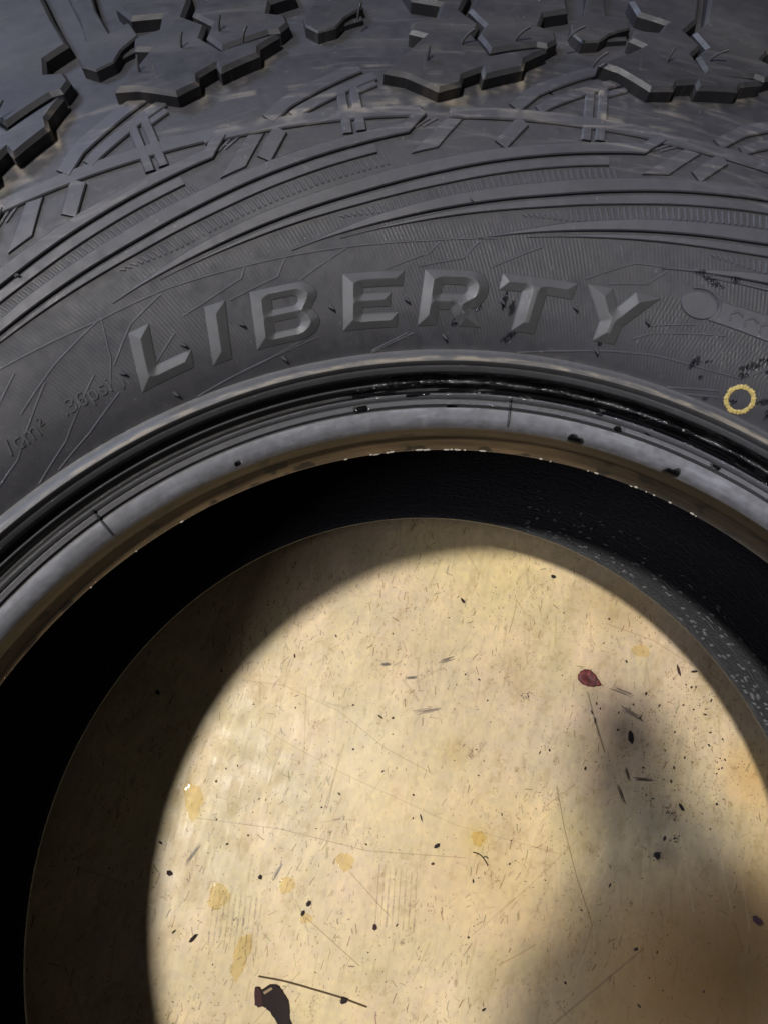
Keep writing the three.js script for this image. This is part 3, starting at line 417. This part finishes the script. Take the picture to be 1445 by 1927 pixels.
// ================================================================ WATER AND BITS
{
  const water = new THREE.MeshPhysicalMaterial({ name: 'clear_water', color: '#ffffff', roughness: .09, transmission: 1, thickness: 0, ior: 1.33 });
  const list = []; const drop = (q, n, sx, sy, sz, t) => { const g = new THREE.SphereGeometry(1, 14, 9); g.scale(sx, sy, sz); g.rotateY(-t * R); g.translate(q.x, q.y, q.z); list.push(g); };
  for (let k = 0; k < 130; k++) { const t = -16 + 38 * rnd(); const f = flangeProfile[rnd() < .8 ? 19 : 13], s = rr(.0006, .0013); drop(place(f[0] + rr(-.2, .3), f[1] + .15, t), 0, s * rr(1.2, 4), s * .7, s, t); }
  for (let k = 0; k < 120; k++) { const t = rr(-24, 24), f = flangeProfile[[13, 14, 18, 19, 19, 20, 8, 10][(rnd() * 8) | 0]], s = rr(.0004, .0013); drop(place(f[0] + rr(-.3, .3), f[1] + .2, t), 0, s * rr(1, 3.2), s * .6, s, t); }
  for (const [t, i, s] of [[3, 13, 1.6], [5.4, 13, 1.5], [4, 8, 1.2], [-10, 14, 1.7], [-8.6, 14, 1.5], [-15, 19, 1.4], [-5, 19, 1.5], [2.5, 19, 1.6], [8.5, 19, 1.8], [10.5, 19, 1.7], [-36.5, 2, 1.3], [17, 10, 1.2]]) drop(place(flangeProfile[i][0], flangeProfile[i][1] + .2, t), 0, s * .0014, s * .0007, s * .0009, t);
  for (const [s, t, w, h, k] of WET) for (let j = 0; j < w * 3; j++) { const f = rr(-.45, .45), q = P(s - f * w * k + rr(-.3, .3) * h, t + f * w / 4.6, .15); drop(q, 0, rr(.0002, .0006), rr(.0002, .0005), rr(.0003, .0009), t); }
  const o = mesh('water_drops', mergeGeometries(list), water); o.userData.kind = 'stuff'; tag(o, 'clear water drops beaded along the rim groove and sidewall of the tyre', 'water drops');
}
{
  // yellow soapy liquid: low irregular domes on the floor
  const liquid = new THREE.MeshPhysicalMaterial({ name: 'yellow_liquid', color: new THREE.Color().setRGB(.98, .935, .79), roughness: .04, transmission: 1, thickness: 0, ior: 1.4, side: THREE.DoubleSide });
  const spot = (x, z, rx, rz, turn, label) => {
    const n = 36, k0 = seedShape(), rings = [[1, 0], [.99, .25], [.94, .55], [.85, .78], [.65, .93], [.35, 1], [0, 1.02]], p = [], idx = [], hgt = .0003;
    for (const [f, y] of rings) for (let i = 0; i < n; i++) { const a = i / n * 2 * Math.PI, w = k0(a) * f; const lx = Math.cos(a) * w * rx / 1000, lz = Math.sin(a) * w * rz / 1000; p.push(lx * Math.cos(turn) - lz * Math.sin(turn), y * hgt * (.85 + .3 * k0(a * 2)) * (f > .2 ? 1 : .95) - .0003 * (f === 1), lx * Math.sin(turn) + lz * Math.cos(turn)); }
    for (let r = 0; r < rings.length - 1; r++) for (let i = 0; i < n; i++) { const j = (i + 1) % n, a = r * n + i, b = r * n + j; idx.push(a, a + n, b, b, a + n, b + n); }
    let g = new THREE.BufferGeometry(); g.setAttribute('position', new THREE.Float32BufferAttribute(p, 3)); g.setIndex(idx); g.computeVertexNormals();
    const bub = [g]; for (let k = 0; k < rx * 1.1; k++) { const a = -2.3 + rr(-1, 1), f = rr(.8, 1.12), w = k0(a) * f, lx = Math.cos(a) * w * rx / 1000, lz = Math.sin(a) * w * rz / 1000, r = rr(.00015, .0004), b = new THREE.SphereGeometry(r, 10, 7); b.deleteAttribute('uv'); b.translate(lx * Math.cos(turn) - lz * Math.sin(turn), r * .7 + (f < 1 ? .0005 : 0), lx * Math.sin(turn) + lz * Math.cos(turn)); bub.push(b); }
    g = mergeGeometries(bub);
    const o = mesh('liquid_spot', g, liquid); o.position.set(x / 1000, .0001, z / 1000); tag(o, label, 'liquid spot', 'yellow liquid spots on the floor');
  };
  function seedShape() { const a = [rr(0, 6), rr(0, 6), rr(0, 6), rr(.05, .15), rr(.04, .1), rr(.02, .06)]; return (t) => 1 + 1.3 * a[3] * Math.sin(2 * t + a[0]) + 1.6 * a[4] * Math.sin(3 * t + a[1]) + 1.6 * a[5] * Math.sin(7 * t + a[2]) + a[5] * Math.sin(12 * t + a[1]); }
  for (const [x, z, a, b, t, l] of [[-119, 29, 7.6, 6.4, .2, 'round yellow drop of liquid near the left shadow edge, above the ribbed rub mark'], [-150, -22, 6, 11, -.5, 'amber drop of liquid lying half in the tyre shadow on the left'], [-46, -5, 5.6, 5.4, 0, 'yellow drop of liquid beside the ribbed rub mark in the floor middle'], [-97, 58, 5.6, 11, .1, 'long yellow smear of liquid above the dark torn flake'], [-79, 15, 4.6, 5.4, .3, 'pale yellow drop of liquid left of the brightest drop in the middle'], [131.6, -178.6, 6, 5, .4, 'pale yellow stain of liquid above and right of the red leaf scrap'], [-63, 31, 3.6, 3, 0, 'smallest yellow drop of liquid right beside two black chips'], [36, -35, 5.5, 4, .5, 'faint speckled yellow stain of liquid near the forked black hair']]) spot(x, z, a, b, t, l);
}
function chipGeo(pts, h) { const s = new THREE.Shape(pts.map(([x, y]) => new THREE.Vector2(x / 1000, -y / 1000))); return new THREE.ExtrudeGeometry(s, { depth: h / 1000, bevelEnabled: true, bevelSize: .00012, bevelThickness: .00012, bevelSegments: 1 }).rotateX(-Math.PI / 2); }
{
  // scrap of a dried red leaf, with folds
  const [c, g] = canvas(256, 256, '#4d2323'); perPixel(c, g, (a, i, x, y) => { const k = .6 + .8 * fbm(x / 22, y / 40, 401, 4) * (1 + .3 * Math.sin(x / 9 + 4 * fbm(x / 50, y / 50, 3))); a[i] = 92 * k; a[i + 1] = 40 * k; a[i + 2] = 42 * k; });
  const n = 40, p = [], uv = [], idx = [], R0 = (a) => (1 + .06 * Math.sin(3 * a + 1) + .03 * Math.sin(11 * a) + .02 * Math.sin(17 * a + 2)) * (Math.cos(a) > .93 ? 1 + (Math.cos(a) - .93) * 3.4 : 1);
  for (const top of [1, 0]) for (let r = 0; r <= 8; r++) for (let i = 0; i < n; i++) { const a = i / n * 6.28319, f = r / 8, w = R0(a) * f, x = Math.cos(a) * w * 7.6, y = Math.sin(a) * w * 5.6, h = .7 + 1.3 * Math.sin(f * 2.2) * (.5 + fbm(x / 4 + 9, y / 2.5, 411, 3)) + (r === 8 ? -.5 : 0); p.push(x / 1000, (top ? h : Math.max(.02, h - .5)) / 1000, y / 1000); uv.push(.5 + x / 20, .5 + y / 20); }
  for (let t = 0; t < 2; t++) for (let r = 0; r < 8; r++) for (let i = 0; i < n; i++) { const j = (i + 1) % n, o = t * 9 * n, a = o + r * n + i, b = o + r * n + j; t ? idx.push(a, a + n, b, b, a + n, b + n) : idx.push(a, b, a + n, b, b + n, a + n); }
  for (let i = 0; i < n; i++) { const j = (i + 1) % n, a = 8 * n + i, b = 8 * n + j; idx.push(a, b, a + 9 * n, b, b + 9 * n, a + 9 * n); }
  const geo = new THREE.BufferGeometry(); geo.setAttribute('position', new THREE.Float32BufferAttribute(p, 3)); geo.setAttribute('uv', new THREE.Float32BufferAttribute(uv, 2)); geo.setIndex(idx); geo.computeVertexNormals();
  const o = mesh('leaf_scrap', geo, new THREE.MeshStandardMaterial({ name: 'dry_leaf', map: tex(c, true), roughness: .65, side: THREE.DoubleSide })); o.position.set(.0958, .0003, -.1515); o.rotation.y = -.25; tag(o, 'oval scrap of dried dark red leaf on the floor', 'leaf scrap');
}
{
  const black = new THREE.MeshStandardMaterial({ name: 'black_flake', color: new THREE.Color().setRGB(.018, .011, .011), roughness: .95 }), maroon = new THREE.MeshStandardMaterial({ name: 'maroon_flake', color: new THREE.Color().setRGB(.045, .018, .02), roughness: .95 }), pale = new THREE.MeshStandardMaterial({ name: 'pale_fleck', color: '#8d7a5c', roughness: .7 }), wood = new THREE.MeshStandardMaterial({ name: 'twig_brown', color: new THREE.Color().setRGB(.1, .065, .03), roughness: .8 });
  const fl = new THREE.Group(); fl.name = numbered('torn_flake'); scene.add(fl); fl.position.set(-.072, 0, .078); tag(fl, 'large torn dark flake with a narrow tail at the lower left of the floor', 'flake');
  const wr = (pts) => { const o = []; pts.forEach((a, i) => { const b = pts[(i + 1) % pts.length]; for (let k = 0; k < 4; k++) o.push([a[0] + (b[0] - a[0]) * k / 4 + rr(-.25, .25), a[1] + (b[1] - a[1]) * k / 4 + rr(-.25, .25)]); }); return o; };
  mesh('flake_body', chipGeo(wr([[-8.6, -4.5], [-4, -8.6], [0, -9.2], [4, -6.4], [8.4, -2.6], [10.5, 2.6], [11.6, 6.6], [15, 10.8], [20, 16], [14, 17], [6, 10.5], [-.5, 4.8], [-3.5, 3.4], [-6.4, 3]]), .9), black, fl).position.y = .0006;
  const ear = mesh('flake_ear', chipGeo(wr([[-12.6, -5.5], [-10, -6], [-8, -3.6], [-5.8, 2.8], [-8, 3.9], [-10.5, 3]]), .7), maroon, fl); ear.position.y = .0012; mesh('flake_fleck', chipGeo([[-7, -4.4], [-3, -7.6], [-2, -6.8], [-6, -3.4]], .3), pale, fl).position.y = .0017;
  const tw = new THREE.CatmullRomCurve3([[-84, 66.5], [-68, 66.2], [-50, 67.2], [-34, 68.3], [-16, 70.5]].map(([x, z]) => new THREE.Vector3(x / 1000, .0008, z / 1000))), tg = new THREE.TubeGeometry(tw, 40, .00045, 6);
  tag(mesh('twig', tg, wood), 'thin straight brown twig lying above the torn dark flake', 'twig');
  const sq = mesh('rubber_chip', chipGeo([[-2, -1.6], [1.8, -1.2], [1.4, .6], [-1, 1.8], [-2.2, 1.4]], .9), black); sq.position.set(-.030, .0009, .0695); tag(sq, 'square black rubber chip resting on the twig', 'rubber chip');
  // single chips
  const chip = (x, z, l, w, a, label, h = .6, mat = black, name = 'rubber_chip') => { const o = mesh(name, chipGeo([[-l / 2, -w * .2], [-l * .2, -w / 2], [l * .3, -w * .42], [l / 2, w * .1], [l * .2, w / 2], [-l * .3, w * .38]].map(([p, q]) => [p + rr(-.1, .1) * w, q + rr(-.12, .12) * w]), h), mat); o.position.set(x / 1000, .00015, z / 1000); o.rotation.y = -a; tag(o, label, name === 'rubber_chip' ? 'rubber chip' : 'sliver'); return o; };
  chip(129.5, -118.3, 8.2, 3, 1.25, 'longest plump black chip, in the hand-shaped shadow below the red leaf scrap', 1.2);
  chip(-41.6, -96.9, 4.2, .9, .4, 'short straight black sliver left of the longest rub mark', .5, black, 'sliver');
  chip(159.7, -170.4, 8, 1.6, 1.15, 'flat maroon sliver right of the red leaf scrap, near the tyre edge', .5, maroon, 'sliver');
  chip(0, -187.5, 4.2, 1.8, .7, 'small black chip in the bright floor below the top of the opening', .7);
  chip(-63.3, 22.5, 3.4, 2.2, 2.0, 'upper chip of the black pair beside the smallest yellow drop', .8); chip(-65.6, 28.4, 3.2, 2, 1.6, 'lower chip of the black pair beside the smallest yellow drop', .8);
  chip(-128, 54, 6.4, 2, -1.0, 'dark curled shred near the left edge of the shadow, below the ribbed rub mark', .9); chip(-19.9, 27.8, 3.2, 3, .3, 'round dark red crumb below the ribbed rub mark in the middle', 1, maroon);
  chip(-96.6, 13.5, 2.4, 2.4, .4, 'round black dot of rubber between two yellow drops', 1); chip(10.3, -25.4, 4.4, 2.2, -.9, 'black chip left of the forked black hair', .8); chip(-3, -40, 4.8, .7, 1.1, 'thin dark splinter above the black chip and the forked hair', .4, black, 'sliver');
  chip(171, -172, 4.6, 1.6, -.4, 'black chip next to the maroon sliver near the tyre edge', .6); chip(62.4, -219, 3.6, 2.4, .2, 'black chip in the shade under the top right of the tyre opening', .8); chip(168, -80, 5.6, 1.8, .8, 'dark curved chip at right between the shadow and the tyre edge', .7);
  chip(-191.5, -82.4, 3.4, 2.4, .5, 'dark crumb in the deep shade at the upper left of the floor', .8); chip(-152.4, 22, 4, 2.4, .4, 'dark crumb on the very edge of the shadow at left', .8); chip(104, -124, 3.6, .9, 1.4, 'thin black splinter under the red leaf scrap', .4, black, 'sliver');
  chip(222, -22, 7, 4, .3, 'dark brown crumb at the right edge of the floor, deep in the brown shadow', 1.2, maroon); chip(153.9, -47.3, 4, 3.2, .2, 'round black crumb with a gritty halo in the middle of the arm shadow', 1.1);
  // the forked black hair
  const fk = new THREE.Group(); fk.name = numbered('forked_shred'); scene.add(fk); fk.position.set(.0397, .0007, -.0243); tag(fk, 'thin forked black shred of rubber in the lower middle of the floor', 'shred');
  for (const [n, q] of [['stem', [[-6, -2], [-2, -1.6], [1, 0], [5, 4]]], ['branch', [[1, 0], [2.6, -1], [4.4, -.2]]]]) mesh(n, new THREE.TubeGeometry(new THREE.CatmullRomCurve3(q.map(([x, z]) => new THREE.Vector3(x / 1000, 0, z / 1000))), 14, .00035, 6), black, fk);
  // crumbs nobody could count
  const list = []; for (let k = 0; k < 340; k++) { let x, z; if (k < 90) { const a = rr(0, 6.28), q = Math.sqrt(rnd()) * 48; x = 165 + Math.cos(a) * q; z = -120 + Math.sin(a) * q; } else { const a = rr(0, 6.28), q = Math.sqrt(rnd()) * 205; x = 5 + Math.cos(a) * q; z = -20 + Math.sin(a) * q; } const g = new THREE.IcosahedronGeometry(1, 0), s = Math.pow(rnd(), 2) * .0008 + .00022; g.scale(s * rr(.7, 2), s * .6, s * rr(.6, 1)); g.rotateY(rr(0, 3)); g.translate(x / 1000, s * .4, z / 1000); list.push(g); }
  const cr = mesh('rubber_crumbs', mergeGeometries(list), new THREE.MeshStandardMaterial({ name: 'crumbs', color: new THREE.Color().setRGB(.03, .02, .012), roughness: .8 })); cr.userData.kind = 'stuff'; tag(cr, 'tiny dark crumbs of rubber and grit strewn over the pale floor', 'crumbs');
}

// ================================================================ ARM that throws the soft shadow, above the camera
{
  const J = (px, pz, y) => new THREE.Vector3(px / 1000, 0, pz / 1000).lerp(new THREE.Vector3(MAIN.x, 0, MAIN.z), y / MAIN.y).setY(y);   // on the line from a floor point to the lamp
  const kn = J(125, -124, .62), wr = J(141, -72, .63), mid = J(172, -6, .66), el = J(190, 80, .72), sh = J(250, 370, 1.02), bones = [[sh, el, .11, .11], [el, mid, .1, .062], [mid, wr, .056, .034], [wr, kn, .034, .017]];
  for (let f = 0; f < 4; f++) { const a = J(110 + f * 13, -116 + f * 3, .62), b = J(112 + f * 13, -142 + f * 6, .605), c = J(118 + f * 12, -128 + f * 5, .585); bones.push([a, b, .0095, .0085], [b, c, .0085, .008]); }
  bones.push([J(128, -70, .625), J(104, -92, .605), .012, .010], [J(104, -92, .605), J(112, -118, .59), .010, .008]);
  const box = new THREE.Box3(); for (const b of bones) box.expandByPoint(b[0]).expandByPoint(b[1]); box.expandByScalar(.08);
  const ce = box.getCenter(new THREE.Vector3()), sz = box.getSize(new THREE.Vector3()), half = Math.max(sz.x, sz.y, sz.z) / 2, N = 110, mc = new MarchingCubes(N, new THREE.MeshStandardMaterial(), false, false, 400000), q = new THREE.Vector3(), d = new THREE.Vector3(), e = new THREE.Vector3();
  for (let z = 0; z < N; z++) for (let y = 0; y < N; y++) for (let x = 0; x < N; x++) {
    q.set((x - N / 2) / (N / 2), (y - N / 2) / (N / 2), (z - N / 2) / (N / 2)).multiplyScalar(half).add(ce); let m = 1e3;
    for (const [a, b, r0, r1] of bones) { d.subVectors(b, a); e.subVectors(q, a); const t = clamp(e.dot(d) / d.lengthSq(), 0, 1), v = e.addScaledVector(d, -t).length() - (r0 + (r1 - r0) * t), k = r0 < .013 ? .004 : .012, h = clamp(.5 + .5 * (m - v) / k, 0, 1); m = m * (1 - h) + v * h - k * h * (1 - h); }
    mc.field[x + y * N + z * N * N] = -m;
  }
  mc.isolation = 0; mc.update();
  const g = new THREE.BufferGeometry(), c = mc.count; g.setAttribute('position', new THREE.BufferAttribute(mc.positionArray.slice(0, c * 3), 3)); g.setAttribute('normal', new THREE.BufferAttribute(mc.normalArray.slice(0, c * 3), 3));
  g.scale(half, half, half).translate(ce.x, ce.y, ce.z); g.computeVertexNormals();
  tag(mesh('person', g, new THREE.MeshStandardMaterial({ name: 'dark_work_glove_and_sleeve', color: new THREE.Color().setRGB(.03, .03, .034), roughness: .9 })), 'dark sleeved and gloved arm of a person held above the tyre', 'person');
}

// ================================================================ LAMPS
function lampMesh(name, size, pos, target, color, glow, label) {
  const o = new THREE.Group(); o.name = numbered(name); scene.add(o); o.position.copy(pos); o.lookAt(target); tag(o, label, 'lamp');
  const body = mesh('lamp_housing', new THREE.BoxGeometry(size[0] + .04, size[1] + .04, .05), new THREE.MeshStandardMaterial({ name: 'lamp_metal', color: '#888888', roughness: .5, metalness: .6 }), o); body.position.z = -.035;
  const m = mesh('lamp_glow_panel', new THREE.PlaneGeometry(size[0], size[1]), new THREE.MeshStandardMaterial({ name: name + '_glow', color: '#000000', emissive: color, emissiveIntensity: glow }), o); m.position.z = -.006;
  return o;
}
{
  // shop lamp overhead
  const o = new THREE.Group(); o.name = numbered('ceiling_lamp'); scene.add(o); o.position.copy(MAIN); tag(o, 'round white ceiling lamp above the tyre', 'lamp');
  mesh('lamp_shade', new THREE.LatheGeometry([[.02, .34], [.12, .32], [.2, .26], [.26, .12], [.27, .06], [.26, .06], [.19, .24], [.12, .29], [.0, .3]].map((a) => new THREE.Vector2(...a)), 32), new THREE.MeshStandardMaterial({ name: 'white_shade', color: '#d8d8d8', roughness: .5, side: THREE.DoubleSide }), o);
  const b = mesh('lamp_bulb', new THREE.SphereGeometry(.18, 24, 16), new THREE.MeshStandardMaterial({ name: 'bulb_glow', color: '#000000', emissive: '#fff4e0', emissiveIntensity: 2 }), o); b.castShadow = false;
  const l = new THREE.PointLight('#fff9f0', 114); l.position.copy(MAIN); l.castShadow = true; l.shadow.radius = 9.5; l.shadow.mapSize.set(2048, 2048); scene.add(l);
}
for (const [n, pos, tgt, size, col, I, label] of [
  ['unseen_fill', [-1.4, 3.0, 1.0], [.05, .1, -.1], [1.2, .25], '#f4f1ff', 27, 'long cool tube lamp at the near left'],
  ['unseen_fill', [-3.4, 3.0, -1.8], [0, .27, -.3], [1.6, 1.1], '#bccdf2', 34, 'wide glowing panel added at the far left for unseen cool daylight'],  // stands for unseen daylight; added to brighten the left letter facets
]) {
  const p = new THREE.Vector3(...pos), t = new THREE.Vector3(...tgt);
  lampMesh(n, size, p, t, col, .8, label);
  const l = new THREE.RectAreaLight(col, I, size[0], size[1]); l.position.copy(p); l.lookAt(t); scene.add(l);
}

renderer.render(scene, camera);
